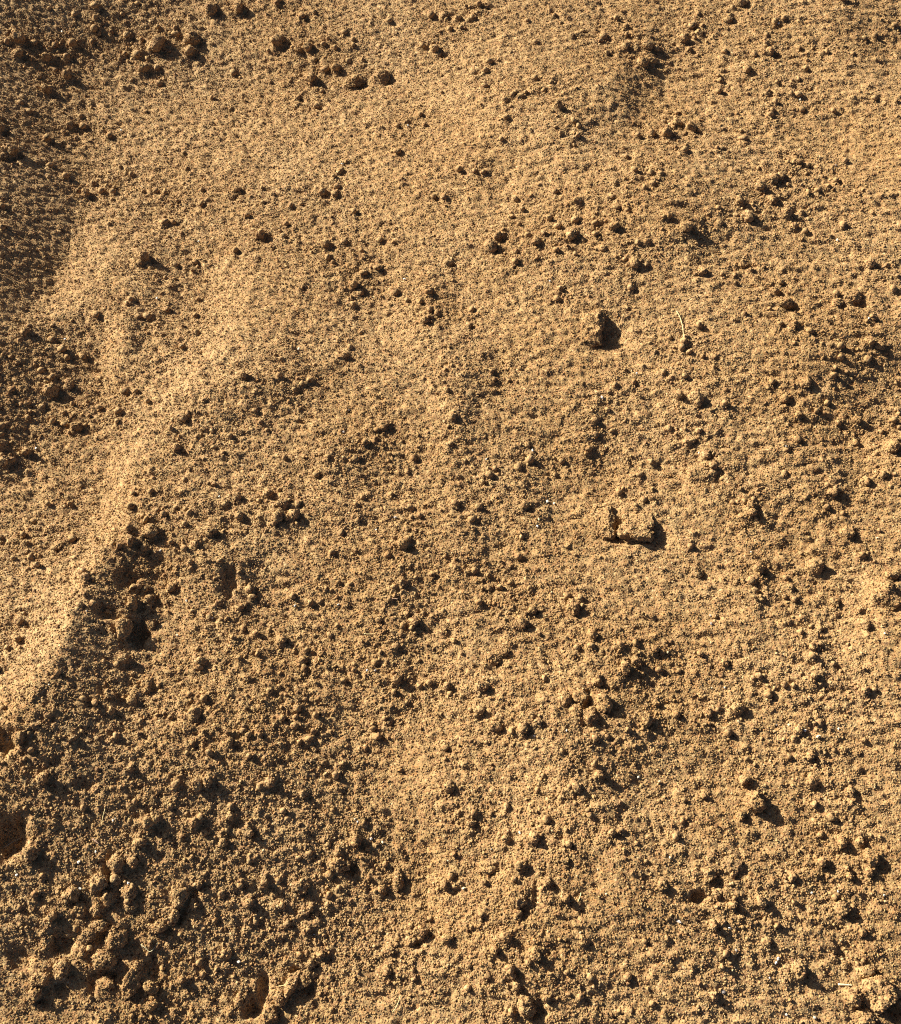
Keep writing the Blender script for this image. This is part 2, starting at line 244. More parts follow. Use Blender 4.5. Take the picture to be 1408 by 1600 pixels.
CHIPS = """855,784,6,w 866,787,4,w 870,354,4,w 1308,376,5,w 136,955,4,w 77,1070,3,w 332,966,4,w 278,993,4,w 292,939,4,w 461,947,4,w 862,926,4,y
1215,1498,6,w 1212,1504,6,w 1202,1528,4,w 1140,1450,4,w 1047,1340,6,y 934,1359,4,y 812,1301,5,w 768,1327,3,w 725,1388,6,y 907,1457,4,y 947,1397,4,y
997,1214,4,w 1030,1221,5,y 1278,1151,7,y 1257,1142,6,w 1310,1139,4,w 1232,1133,5,y 1213,1133,4,g 1154,1128,5,y 1132,1075,4,w 1111,975,5,g 1110,962,4,g
1173,863,4,g 1370,841,4,y 1382,990,4,w 1350,868,5,y 1268,1395,5,w 1381,1399,4,w 1309,1393,4,w 559,1284,5,w 555,1280,4,y 580,1311,5,g 598,1316,5,y
491,1460,3,w 373,1503,6,w 501,1420,4,y 629,1375,4,g 177,1282,4,w 181,1279,3,w 124,1347,6,w 150,1331,4,w 27,1368,6,w 126,1388,6,w 25,1362,4,y 201,1380,5,w
215,1268,3,y 574,1048,4,w 587,1048,5,g 529,945,4,w 588,828,4,w 618,809,5,g 840,823,5,w 842,812,4,y 832,704,5,w 537,676,5,g 545,642,4,w 401,642,5,g
467,546,4,w 632,437,5,w 859,440,4,w 535,257,4,w 638,197,4,w 1228,698,4,w 1092,708,4,w 1092,678,3,w 251,861,4,w 190,204,3,w 97,50,3,w 222,292,3,w
311,378,4,w 102,531,4,w 246,467,5,w 57,701,4,w 343,776,4,w 995,584,4,w 1216,38,4,w 1250,157,4,w 1306,259,3,g 941,622,5,g 760,718,4,w 1357,498,4,w
1112,1075,3,y 1043,1020,4,y 885,1142,4,w 835,1150,4,w 820,1129,4,w 1218,1532,3,y 1228,1585,5,g 1130,1550,8,g 1272,1590,7,g 700,1345,4,y 412,1329,4,y 1060,1440,7,g 1150,1485,5,g"""
# straws: points (x, y), radius in px, colour letter, label
STRAWS = [
 ([(1057,487),(1062,497),(1066,512),(1068,530)],.9,'y','thin pale yellow grass stem lying upright right of the tall wedge clod'),
 ([(1309,1538),(1320,1538.6),(1331,1539.5)],1.6,'w','short bright yellow straw lying level above the biggest corner clod'),
 ([(7,1325),(20,1317),(34,1309)],.6,'b','thin grey fibre leaning across the black pit at the left edge'),
 ([(146,1311),(151,1315),(156,1319)],1.2,'p','short pinkish straw stub between edge pit and crumbled heap'),
 ([(165,1264),(162,1275),(160,1290)],.6,'y','fine curved tan fibre above the crumbled heap'),
 ([(221,1476),(228,1481),(235,1487),(242,1482),(247,1473)],.5,'w','fine bent white hair shaped like a V below the crumbled heap'),
 ([(436,1541),(445,1539),(452,1534)],.8,'y','short pale straw wedged left of the log-shaped clod'),
 ([(626,1555),(623,1565),(619,1574),(614,1581)],.8,'y','curved pale straw lying on the bottom middle sand'),
 ([(950,1433),(958,1430),(968,1428)],1.1,'d','short dark brown twig right below the arrow-shaped clod'),
 ([(908,1395),(906,1401),(903,1409)],.9,'y','small curved pale husk right of the cracked dome'),
 ([(1236,1497),(1238,1503),(1240,1509)],1.0,'r','small reddish twig between the white pebbles and the pointed clod'),
 ([(569,991),(580,991.5),(591,991)],.6,'y','faint pale fibre lying level near the middle'),
 ([(609,937),(616,936.5),(622,937)],.8,'p','short pinkish straw lying level left of the middle'),
 ([(177,1531),(178,1537),(180,1544)],.6,'y','tiny yellow stalk under the loaf-shaped clod'),
]

RNG = np.random.default_rng(7)
# ------------------------------------------------------------------ height fields on a 2048 raster (0.98 mm)
N, EXT = 2048, 2.0
X0, Y0 = -1.0, -0.35
CELL = EXT / N
xs = X0 + np.arange(N) * CELL; ys = Y0 + np.arange(N) * CELL
def blur_noise(n, lo, hi, seed, ang=0.0, aniso=1.0, ext=EXT):
    """band-limited noise, wavelengths lo..hi metres, unit rms; stretched along ang by aniso"""
    r = np.random.default_rng(seed)
    f = np.fft.rfft2(r.standard_normal((n, n)))
    ky = np.fft.fftfreq(n, ext / n)[:, None]; kx = np.fft.rfftfreq(n, ext / n)[None, :]
    c, s = math.cos(ang), math.sin(ang)
    ka = (kx * c + ky * s) * aniso; kb = -kx * s + ky * c
    k = np.sqrt(ka * ka + kb * kb)
    f *= np.exp(-(k * lo) ** 2) * (1 - np.exp(-(k * hi) ** 2))
    z = np.fft.irfft2(f, s=(n, n))
    return z / z.std()
def sample(F, x, y):
    n = F.shape[0]
    u = np.clip((x - X0) / EXT * n, 0, n - 1.001); v = np.clip((y - Y0) / EXT * n, 0, n - 1.001)
    i = u.astype(np.int32); j = v.astype(np.int32); a = u - i; b = v - j
    return (F[j, i] * (1 - a) * (1 - b) + F[j, i + 1] * a * (1 - b) + F[j + 1, i] * (1 - a) * b + F[j + 1, i + 1] * a * b)

sx, sy = math.cos(rad(SUN_DOWN)), -math.sin(rad(SUN_DOWN))     # horizontal travel of the light
M = 512
gx, gy = np.meshgrid(X0 + np.arange(M) * EXT / M, Y0 + np.arange(M) * EXT / M)
def solve(g):
    """land whose slope along the light is g"""
    G = np.fft.fft2(g)
    k = 2 * np.pi * np.fft.fftfreq(M, EXT / M)
    kx, ky = k[None, :], k[:, None]
    ks = kx * sx + ky * sy; kp = -kx * sy + ky * sx
    H = np.conj(1j * ks) * G / (ks ** 2 + 0.05 * kp ** 2 + 1.2 ** 2)
    return np.real(np.fft.ifft2(H))
def tone_field(hm):
    z = hm if hm is not None else np.zeros_like(gx)
    px, py = to_px(gx, gy, z)
    g = np.zeros_like(gx)
    for (x, y, rx, ry, a, amt) in TONE:
        c, s = math.cos(rad(a)), math.sin(rad(a))
        dx = px - x; dy = -(py - y)
        u = (dx * c + dy * s) / rx; v = (-dx * s + dy * c) / ry
        g += amt * np.exp(-0.5 * (u * u + v * v) ** 1.3)
    ok = (py > -500) & (py < 2200) & (np.abs(px - 704) < 1700)
    wgt = 1 / (1 + np.exp((px - 620) / 90))          # streaks lean one way on the left, the other on the right
    g += .17 * (wgt * streak_l + (1 - wgt) * streak_r)
    return np.clip(np.where(ok, g, 0) * 0.72, -.34, .6)
streak_l = blur_noise(M, .020, .15, 21, rad(60), .35); streak_r = blur_noise(M, .020, .13, 22, rad(98), .35)
macro = solve(tone_field(None))
macro = solve(tone_field(macro))
def up(F, n):                                # smooth periodic upsampling
    m = F.shape[0]; f = np.fft.fftshift(np.fft.fft2(F)); p = (n - m) // 2
    return np.real(np.fft.ifft2(np.fft.ifftshift(np.pad(f, p)))) * (n / m) ** 2
H = up(macro, N)
H0 = H.copy()
def ground_pt(px, py, F=None):
    """where the line of sight through a pixel meets the land"""
    F = H if F is None else F
    z = np.zeros_like(np.asarray(px, float))
    for _ in range(6):
        x, y, t = on_plane(px, py, z)
        z = 0.5 * z + 0.5 * sample(F, x, y)
    x, y, t = on_plane(px, py, z)
    return x, y, z, t

SP = np.array([[float(c) for c in a.split(',')] for a in SPOTS.split()])
bx, by, bz, bt = ground_pt(SP[:, 0] - 0.75 * SP[:, 2], SP[:, 1] - 0.45 * SP[:, 2], H0)
br = SP[:, 2] * bt * PXM                    # metres
# how rough the surface is: crumbs gather round the spots
gX, gY = np.meshgrid(xs, ys)
def stamp(F, x, y, rx, ry, ang, fn, reach=3.0):
    R = max(rx, ry) * reach
    i0, i1 = int((x - R - X0) / CELL), int((x + R - X0) / CELL) + 2
    j0, j1 = int((y - R - Y0) / CELL), int((y + R - Y0) / CELL) + 2
    i0, j0 = max(i0, 0), max(j0, 0); i1, j1 = min(i1, N), min(j1, N)
    if i0 >= i1 or j0 >= j1: return
    dx = gX[j0:j1, i0:i1] - x; dy = gY[j0:j1, i0:i1] - y
    c, s = math.cos(ang), math.sin(ang)
    F[j0:j1, i0:i1] += fn((dx * c + dy * s) / rx, (-dx * s + dy * c) / ry)
rough = np.zeros((N, N))
for k in range(len(SP)):
    stamp(rough, bx[k], by[k], .020, .020, 0, lambda u, v, r=SP[k, 2]: r / 8 * np.exp(-0.5 * (u * u + v * v)))
px_, py_ = to_px(gX, gY, 0)
rough += 0.9 * np.exp(-0.5 * (((px_ - 230) / 230) ** 2 + ((py_ - 1430) / 170) ** 2))
rough = np.clip(0.25 + 0.50 * rough, 0.25, 1.5)

mid = blur_noise(N, .012, .060, 11, rad(62), 0.6)
lump = blur_noise(N, .0055, .016, 12)
fine = blur_noise(N, .0020, .0060, 13)
H += 0.0006 * mid
H += rough * 0.00017 * (lump + 0.35 * np.maximum(lump, 0) ** 2)
H += (0.6 + 0.4 * rough) * 0.00015 * fine
# small mound left of each dark spot and a dip where the spot is
for k in range(len(SP)):
    r = br[k]; a = RNG.uniform(0, 3.14)
    stamp(H, bx[k], by[k], r * .8, r * RNG.uniform(.7, 1.1), a, lambda u, v, r=r: .30 * r * np.exp(-0.5 * (u * u + v * v)))
    sxx, syy = bx[k] + 1.25 * r * sx, by[k] + 1.25 * r * sy
    stamp(H, sxx, syy, r * .65, r * .65, 0, lambda u, v, r=r: -.50 * r * np.exp(-0.5 * (u * u + v * v)))
for (x, y, rx, ry, d) in PITS:
    X, Y, Z, t = ground_pt(x, y, H0); m = t * PXM
    wob = RNG.uniform(0, 6.28)
    def pit(u, v, d=d, m=m, q=min(rx, ry), wob=wob):
        th = np.arctan2(v, u)
        r = np.sqrt(u * u + v * v) / (1 + .14 * np.sin(2 * th + wob) + .10 * np.sin(5 * th + 2 * wob))
        return -d * 1.0 * q * m / (1 + np.exp((r - .92) * 7))
    stamp(H, float(X), float(Y), rx * m, ry * m * 1.1, 0, pit)
for c in CLODS:                              # sand banked up round each clod
    x, y, rx, ry, h = c[:5]
    X, Y, Z, t = ground_pt(x, y, H0); m = t * PXM
    stamp(H, float(X) - .1 * rx * m, float(Y), rx * 1.05 * m, ry * 1.05 * m, 0, lambda u, v, q=min(rx, ry) * m, h=h: .10 * h * q * np.exp(-0.5 * (u * u + v * v) ** 1.2))
    q = min(rx, ry) * m
    stamp(H, float(X) + 1.15 * rx * m * sx, float(Y) + 1.15 * ry * m * sy, .7 * q, .7 * q, 0, lambda u, v, q=q: -.42 * q * np.exp(-0.5 * (u * u + v * v)))

# ------------------------------------------------------------------ grain relief (rounded grains, evaluated anywhere)
def hash2(i, j, k):
    h = (i.astype(np.int64) * 73856093) ^ (j.astype(np.int64) * 19349663) ^ (k * 83492791)
    h = (h ^ (h >> 13)) * 1274126177 & 0x7fffffff
    h = (h ^ (h >> 15)) * 668265263 & 0x7fffffff
    return (h & 0xffff) / 65536.0
def grains(x, y, size, seed):
    u, v = x / size, y / size
    i, j = np.floor(u), np.floor(v)
    best = np.full(x.shape, 9.0)
    for di in (-1, 0, 1):
        for dj in (-1, 0, 1):
            ci, cj = i + di, j + dj
            dx = u - (ci + hash2(ci, cj, seed)); dy = v - (cj + hash2(ci, cj, seed + 1))
            r = .6 + .8 * hash2(ci, cj, seed + 2)
            best = np.minimum(best, (dx * dx + dy * dy) / (r * r))
    return np.sqrt(np.clip(1 - best, 0, 1))

# ------------------------------------------------------------------ materials
def sand_material(name, base=(.37, .246, .118), var=1.0, bump=1.0, instanced=False):
    m = bpy.data.materials.new(name); m.use_nodes = True
    n, l = m.node_tree.nodes, m.node_tree.links
    b = n['Principled BSDF']; b.inputs['Roughness'].default_value = .92
    b.inputs['Specular IOR Level'].default_value = .25
    g = n.new('ShaderNodeNewGeometry')
    def noise(scale, detail=2, rough=.5):
        t = n.new('ShaderNodeTexNoise'); t.inputs['Scale'].default_value = scale
        t.inputs['Detail'].default_value = detail; t.inputs['Roughness'].default_value = rough
        l.new(g.outputs['Position'], t.inputs['Vector']); return t
    def mix(fac, a, bcol, typ='MIX'):
        x = n.new('ShaderNodeMix'); x.data_type = 'RGBA'; x.blend_type = typ
        if isinstance(fac, float): x.inputs[0].default_value = fac
        else: l.new(fac, x.inputs[0])
        for sock, c in ((x.inputs[6], a), (x.inputs[7], bcol)):
            if isinstance(c, tuple): sock.default_value = (*c, 1)
            else: l.new(c, sock)
        return x.outputs[2]
    def rng(sock, a, b_, c=0., d=1.):
        x = n.new('ShaderNodeMapRange'); x.inputs[1].default_value = a; x.inputs[2].default_value = b_
        x.inputs[3].default_value = c; x.inputs[4].default_value = d; l.new(sock, x.inputs[0]); return x.outputs[0]
    # damp and dry patches, several sizes
    damp = tuple(c * k for c, k in zip(base, (.90, .86, .80)))
    pale = tuple(c * k for c, k in zip(base, (1.12, 1.14, 1.16)))
    col = mix(rng(noise(5.5, 3).outputs[0], .38, .66), damp, base)
    col = mix(rng(noise(26, 3).outputs[0], .5, .72, 0, .6), col, pale)
    # single grains: pinkish, grey, dark and pale ones
    v = n.new('ShaderNodeTexVoronoi'); v.inputs['Scale'].default_value = 520
    l.new(g.outputs['Position'], v.inputs['Vector'])
    sep = n.new('ShaderNodeSeparateColor'); l.new(v.outputs['Color'], sep.inputs[0])
    rr = sep.outputs[0]
    if instanced:
        at = n.new('ShaderNodeAttribute'); at.attribute_type = 'INSTANCER'; at.attribute_name = 'tint'
        rr = at.outputs['Fac']
    ramp = n.new('ShaderNodeValToRGB'); l.new(rr, ramp.inputs[0]); cr = ramp.color_ramp; cr.interpolation = 'CONSTANT'
    stops = [(0, (.30, .22, .20)), (.06, (.78, .66, .66)), (.22, (.98, .90, .86)), (.42, (1.0, 1.0, 1.0)), (.68, (1.12, 1.13, 1.06)), (.90, (1.02, .84, .70)), (.965, (1.45, 1.55, 1.75)), (.985, (.48, .44, .50))]
    cr.elements[0].position = 0; cr.elements[0].color = (*stops[0][1], 1)
    cr.elements[1].position = stops[1][0]; cr.elements[1].color = (*stops[1][1], 1)
    for p, c in stops[2:]:
        e = cr.elements.new(p); e.color = (*c, 1)
    col = mix(float(var), col, ramp.outputs[0], 'MULTIPLY')
    l.new(col, b.inputs['Base Color'])
    if bump > 0:
        bn = n.new('ShaderNodeBump'); bn.inputs['Strength'].default_value = bump; bn.inputs['Distance'].default_value = .0008
        add = n.new('ShaderNodeMath'); add.operation = 'ADD'
        n1 = noise(900, 2, .7)
        l.new(n1.outputs[0], add.inputs[0])
        vv = n.new('ShaderNodeMath'); vv.operation = 'MULTIPLY'; vv.inputs[1].default_value = -.9
        l.new(v.outputs['Distance'], vv.inputs[0]); l.new(vv.outputs[0], add.inputs[1])
        l.new(add.outputs[0], bn.inputs['Height']); l.new(bn.outputs[0], b.inputs['Normal'])
    return m
SAND = sand_material('sand', bump=.6)
GRAIN = sand_material('sand_grain', bump=0, instanced=True, var=.9)
def plain(name, col, rough=.6, spec=.4, dirt=.35, scale=900):
    m = bpy.data.materials.new(name); m.use_nodes = True
    n, l = m.node_tree.nodes, m.node_tree.links
    b = n['Principled BSDF']; b.inputs['Roughness'].default_value = rough; b.inputs['Specular IOR Level'].default_value = spec
    t = n.new('ShaderNodeTexNoise'); t.inputs['Scale'].default_value = scale; t.inputs['Detail'].default_value = 3
    g = n.new('ShaderNodeNewGeometry'); l.new(g.outputs['Position'], t.inputs['Vector'])
    x = n.new('ShaderNodeMix'); x.data_type = 'RGBA'; mr = n.new('ShaderNodeMapRange')
    mr.inputs[1].default_value = .45; mr.inputs[2].default_value = .75; mr.inputs[4].default_value = dirt
    l.new(t.outputs[0], mr.inputs[0]); l.new(mr.outputs[0], x.inputs[0])
    x.inputs[6].default_value = (*col, 1); x.inputs[7].default_value = (.42, .29, .15, 1)
    l.new(x.outputs[2], b.inputs['Base Color'])
    return m
MATS = {'w': plain('white_chip', (.82, .78, .68)), 'y': plain('cream_chip', (.68, .56, .34)), 'g': plain('grey_chip', (.42, .38, .36)),
        's': plain('straw_yellow', (.72, .60, .30), .5), 'sw': plain('straw_pale', (.85, .78, .48), .45, .5, .1), 'sb': plain('fibre_grey', (.40, .34, .26)),
        'sp': plain('straw_pink', (.62, .40, .28)), 'sd': plain('twig_brown', (.14, .08, .05)), 'sr': plain('twig_red', (.26, .10, .08))}

# ------------------------------------------------------------------ the ground: one sheet, fine where the photograph looks
def spacing(a, b, n, first, last, far_lo, far_hi, k=16):
    t = np.linspace(0, 1, n); core = a + (b - a) * (first * t + (last - first) * t * t / 2) / ((first + last) / 2)
    lo = a - (a - far_lo) * (np.linspace(0, 1, k + 1)[1:] ** 3.2)
    hi = b + (far_hi - b) * (np.linspace(0, 1, k + 1)[1:] ** 3.2)
    return np.concatenate([lo[::-1], core, hi])
NV, NU = 1130, 960
vy = spacing(-.10, 1.42, NV, 1.0, 1.55, -14, 60)
tu = spacing(-1, 1, NU, 1, 1, -60, 60)
half = np.clip(.455 + (vy + .04) * .205, .44, .78)
GX = tu[None, :] * half[:, None]; GY = np.repeat(vy[:, None], len(tu), 1)
d_edge = np.minimum.reduce([GX - X0 - .05, X0 + EXT - .05 - GX, GY - Y0 - .05, Y0 + EXT - .05 - GY])
fade = np.clip(d_edge / .12, 0, 1)
fade = fade * fade * (3 - 2 * fade)
core = fade > 0
GZ = np.zeros_like(GX)
xx, yy = GX[core], GY[core]
wx = xx + .0006 * sample(lump, xx, yy); wy = yy + .0006 * sample(fine, xx, yy)
z = sample(H, xx, yy)
rg = sample(rough, xx, yy)
z = z + .00020 * grains(wx, wy, .0030, 5) + .0003 * np.clip(rg - .75, 0, .8) * grains(wx + .3, wy, .0055, 9)
GZ[core] = z * fade[core]
far = np.clip((np.hypot(GX, GY) - 2) / 30, 0, 1)
GZ += far * .35 * np.sin(GX * .23) * np.cos(GY * .19)
nv, nu = GX.shape
co = np.stack([GX, GY, GZ], -1).reshape(-1, 3).astype(np.float32)
idx = np.arange(nv * nu).reshape(nv, nu)
quads = np.stack([idx[:-1, :-1], idx[:-1, 1:], idx[1:, 1:], idx[1:, :-1]], -1).reshape(-1, 4).astype(np.int32)
me = bpy.data.meshes.new('sand_ground')
me.vertices.add(len(co)); me.vertices.foreach_set('co', co.ravel())
me.loops.add(quads.size); me.loops.foreach_set('vertex_index', quads.ravel())
me.polygons.add(len(quads)); me.polygons.foreach_set('loop_start', np.arange(0, quads.size, 4, dtype=np.int32))
me.update(calc_edges=True)
me.polygons.foreach_set('use_smooth', np.ones(len(quads), bool))
me.materials.append(SAND)
ground = bpy.data.objects.new('sand_ground', me); COL.objects.link(ground); ground['kind'] = 'structure'

# ------------------------------------------------------------------ clods
def ico(sub):
    import bmesh
    b = bmesh.new(); bmesh.ops.create_icosphere(b, subdivisions=sub, radius=1)
    v = np.array([w.co[:] for w in b.verts]); f = [[w.index for w in p.verts] for p in b.faces]; b.free()
    return v, f
ICO = {k: ico(k) for k in (1, 2, 3, 4, 5)}
def fbm(v, seed, freq, octs=3, gain=.5):
    o = np.zeros(len(v)); a = 1.
    for q in range(octs):
        off = Vector((seed * 3.1 + q * 7, seed * 1.7, seed * 5.3))
        o += a * np.array([mnoise.noise(Vector(p) * freq + off) for p in v]); freq *= 2.1; a *= gain
    return o
def clod_verts(sub, seed, kind='lump', size=.01):
    v, f = ICO[sub]; v = v.copy(); r = np.random.default_rng(seed)
    if kind == 'slab':
        v = np.sign(v) * np.abs(v) ** .5; v /= np.abs(v).max(0)
        d = 1 + .42 * fbm(v * (1, 1, .2), seed, 1.1, 2) + .16 * fbm(v * (1, 1, .3), seed + 5, 4, 3)
        v = v * np.stack([d, d, 1 + .5 * fbm(v, seed + 3, 2.2, 3)], 1)
    else:
        cut = v.copy()
        for _ in range(5):                     # a few broken faces
            nrm = r.normal(size=3); nrm /= np.linalg.norm(nrm); lim = r.uniform(.62, .9)
            over = np.maximum(cut @ nrm - lim, 0); cut -= .8 * over[:, None] * nrm
        d = 1 + .26 * fbm(v, seed, 1.25, 2) + .12 * fbm(v, seed + 9, 3.6, 2)
        v = cut * d[:, None]
    gs = .0016 / size                          # grains standing on the clod
    g = fbm(v, seed + 31, 1 / max(gs * 1.2, .02) * .5, 1) if sub >= 3 else 0
    v = v * (1 + .35 * gs * g)[:, None] if sub >= 3 else v
    if kind == 'wedge':                        # long slope on the left, ridge and broken drop on the right
        t = np.clip((v[:, 0] + 1) / 1.45, 0, 1)
        v[:, 2] *= .18 + .82 * t ** 1.3
        v[:, 2] *= 1 + .25 * v[:, 1] * (v[:, 1] < 0) + .10 * np.sin(v[:, 1] * 7)
        v[:, 0] = np.where(v[:, 0] > 0, np.abs(v[:, 0]) ** .6 * .8, v[:, 0])
        v += .10 * np.stack([fbm(v, seed + k, 3.5, 3) for k in (50, 60, 70)], 1)
    return v, f
def mesh_from(v, f, mat, name):
    m = bpy.data.meshes.new(name); m.from_pydata([tuple(p) for p in v], [], f); m.materials.append(mat)
    m.polygons.foreach_set('use_smooth', np.ones(len(f), bool)); m.update(); return m
landmarks = []
DUST = []
def dust(o, dens=220000.):
    m = o.data; M4 = np.array(Matrix.LocRotScale(o.location, o.rotation_euler, o.scale))
    n = len(m.vertices); c = np.empty(n * 3); m.vertices.foreach_get('co', c); c = c.reshape(-1, 3) @ M4[:3, :3].T + M4[:3, 3]
    f = np.empty(len(m.polygons) * 3, np.int32); m.polygons.foreach_get('vertices', f); f = f.reshape(-1, 3)
    a, b, d = c[f[:, 0]], c[f[:, 1]], c[f[:, 2]]; ar = np.linalg.norm(np.cross(b - a, d - a), axis=1) / 2
    k = max(20, int(ar.sum() * dens)); r = np.random.default_rng(len(DUST)); i = r.choice(len(f), k, p=ar / ar.sum())
    u, w = r.uniform(0, 1, (2, k, 1)); q = u + w > 1; u, w = np.where(q, 1 - u, u), np.where(q, 1 - w, w)
    DUST.append(a[i] + (b[i] - a[i]) * u + (d[i] - a[i]) * w)
def put(name, mesh, label, cat, group=None):
    o = bpy.data.objects.new(name, mesh); COL.objects.link(o); o['label'] = label; o['category'] = cat
    if group: o['group'] = group
    return o
for q, (x, y, rx, ry, h, kind, short, label) in enumerate(CLODS):
    X, Y, Z, t = (float(a) for a in ground_pt(x, y)); m = t * PXM
    R = max(rx, ry) * m
    sub = 5 if R > .0125 else 4
    v, f = clod_verts(sub, 100 + q, 'slab' if kind == 'slab' else 'wedge' if kind == 'wedge' else 'lump', R)
    hz = min(rx, ry) * m * h
    sc = np.array([rx * m, ry * m * (1.05 if kind == 'lump' else 1.1), hz])
    v = v * sc
    if kind == 'slant': v = v @ np.array(Matrix.Rotation(rad(-26), 3, 'Z')).T
    o = put('sand_clod', mesh_from(v, f, SAND, 'sand_clod'), label, 'sand clod')
    Zb = float(sample(H0, np.array(X), np.array(Y)))
    o.location = (X, Y, Z - (.10 if kind != 'slab' else -.1) * hz - .12 * hz)
    o['group'] = 'larger clods of sand'
    if short.startswith('upright flat'): o.rotation_euler = (0, rad(-17), rad(6))
    if short.startswith('square crust'): o.rotation_euler = (rad(-13), rad(3), rad(4))
    dust(o, 320000.)
    landmarks.append((x, y, short))

# smaller clods, one for each of the larger dark spots: variants share their mesh data
order = sorted(range(len(SP)), key=lambda k: -SP[k, 2] * (1 + .0001 * k))
near = lambda k: min(math.hypot(SP[k, 0] - c[0], SP[k, 1] - c[1]) / max(c[2], c[3]) for c in CLODS)
cand = [k for k in order if near(k) > .7]
single = cand[:300 - len(CLODS)]; rest = cand[300 - len(CLODS):]
VAR = [mesh_from(*clod_verts(3, 300 + s, 'lump', .007), SAND, 'small_clod') for s in range(14)]
DIRS = ['right of', 'upper right of', 'above', 'upper left of', 'left of', 'lower left of', 'below', 'lower right of']
used = {}
def unique_label(px, py, what):
    near3 = sorted(landmarks, key=lambda L: math.hypot(px - L[0], py - L[1]))[:14]
    for L in near3[:6]:
        a = math.degrees(math.atan2(-(py - L[1]), px - L[0])) % 360
        d = DIRS[int((a + 22.5) // 45) % 8]
        dist = math.hypot(px - L[0], py - L[1])
        w = 'just' if dist < 45 else 'a little way' if dist < 110 else 'farther out'
        s = f'{what} {w} {d} the {L[2]}'
        if len(s.split()) > 16: continue
        if s not in used: used[s] = 1; return s
    L = near3[0]
    for w in ('second one out', 'third one out', 'fourth one out', 'fifth one out', 'sixth one out', 'seventh one out', 'eighth one out'):
        a = math.degrees(math.atan2(-(py - L[1]), px - L[0])) % 360
        s = f'{what} {DIRS[int((a + 22.5) // 45) % 8]} the {L[2]}, {w}'
        if s not in used: used[s] = 1; return s
    return s
def clod_adj(r, flat, lng):
    a = 'pea-sized' if r < 8.5 else 'bean-sized' if r < 10 else 'hazelnut-sized'
    b = 'flat' if flat < .75 else 'long' if lng > 1.25 else 'rounded'
    return f'{a} {b} clod'
for n_, k in enumerate(single):
    r = br[k]; X, Y = float(bx[k]), float(by[k]); Z = float(sample(H, np.array([X]), np.array([Y]))[0])
    lng = RNG.uniform(.85, 1.4); flat = RNG.uniform(.65, 1.1)
    o = put('sand_clod', VAR[n_ % 14], unique_label(SP[k, 0], SP[k, 1], clod_adj(SP[k, 2], flat, lng)), 'sand clod', 'small clods strewn over the sand')
    lx, hg = RNG.uniform(.65, 1.0), RNG.uniform(.75, 1.1)
    o.scale = (r * lx, r * lx * lng, r * hg * flat)
    o.rotation_euler = (RNG.uniform(-.4, .4), RNG.uniform(-.4, .4), RNG.uniform(0, 6.28))
    o.location = (X, Y, Z + .06 * r)
    dust(o)

# remaining crumbs: one real mesh
def joined(name, items, sub, mat, nvar=10, seed=500):
    base = [clod_verts(sub, seed + s)[0] for s in range(nvar)]; f = np.array(ICO[sub][1])
    V, F = [], []
    for (x, y, z, sc, e) in items:
        Rm = np.array(Matrix.Rotation(e[2], 3, 'Z') @ Matrix.Rotation(e[0], 3, 'X') @ Matrix.Rotation(e[1], 3, 'Y'))
        F.append(f + len(V) * len(base[0])); V.append((base[len(V) % nvar] @ Rm.T) * np.array(sc) + np.array((x, y, z)))
    V = np.concatenate(V); F = np.concatenate(F)
    m = bpy.data.meshes.new(name); m.vertices.add(len(V)); m.vertices.foreach_set('co', V.astype(np.float32).ravel())
    m.loops.add(F.size); m.loops.foreach_set('vertex_index', F.astype(np.int32).ravel())
    m.polygons.add(len(F)); m.polygons.foreach_set('loop_start', np.arange(0, F.size, 3, dtype=np.int32)); m.update(calc_edges=True)
    m.polygons.foreach_set('use_smooth', np.ones(len(F), bool)); m.materials.append(mat)
    o = bpy.data.objects.new(name, m); COL.objects.link(o); o['kind'] = 'stuff'; return o
items = []
for k in rest:
    r = br[k]; Z = float(sample(H, bx[k:k + 1], by[k:k + 1])[0])
    items.append((bx[k], by[k], Z + .05 * r, (r * RNG.uniform(.7, 1), r * RNG.uniform(.7, 1), r * RNG.uniform(.5, .9)), RNG.uniform(0, 6.28, 3)))
for k in single + rest:                        # crumbs huddled round each clod
    r = br[k]
    for _ in range(RNG.integers(0, 4)):
        a = RNG.uniform(0, 6.28); q = r * RNG.uniform(.22, .5); d = r * RNG.uniform(.8, 2.1)
        x, y = bx[k] + d * math.cos(a), by[k] + d * math.sin(a)
        Z = float(sample(H, np.array([x]), np.array([y]))[0])
        items.append((x, y, Z + .2 * q, (q, q * RNG.uniform(.7, 1.2), q * RNG.uniform(.5, .9)), RNG.uniform(0, 6.28, 3)))
small = [i for i in items if max(i[3]) < .0032]; big = [i for i in items if max(i[3]) >= .0032]
joined('sand_crumbs', big, 2, SAND)
joined('sand_crumbs', small, 1, SAND, 14, 700)

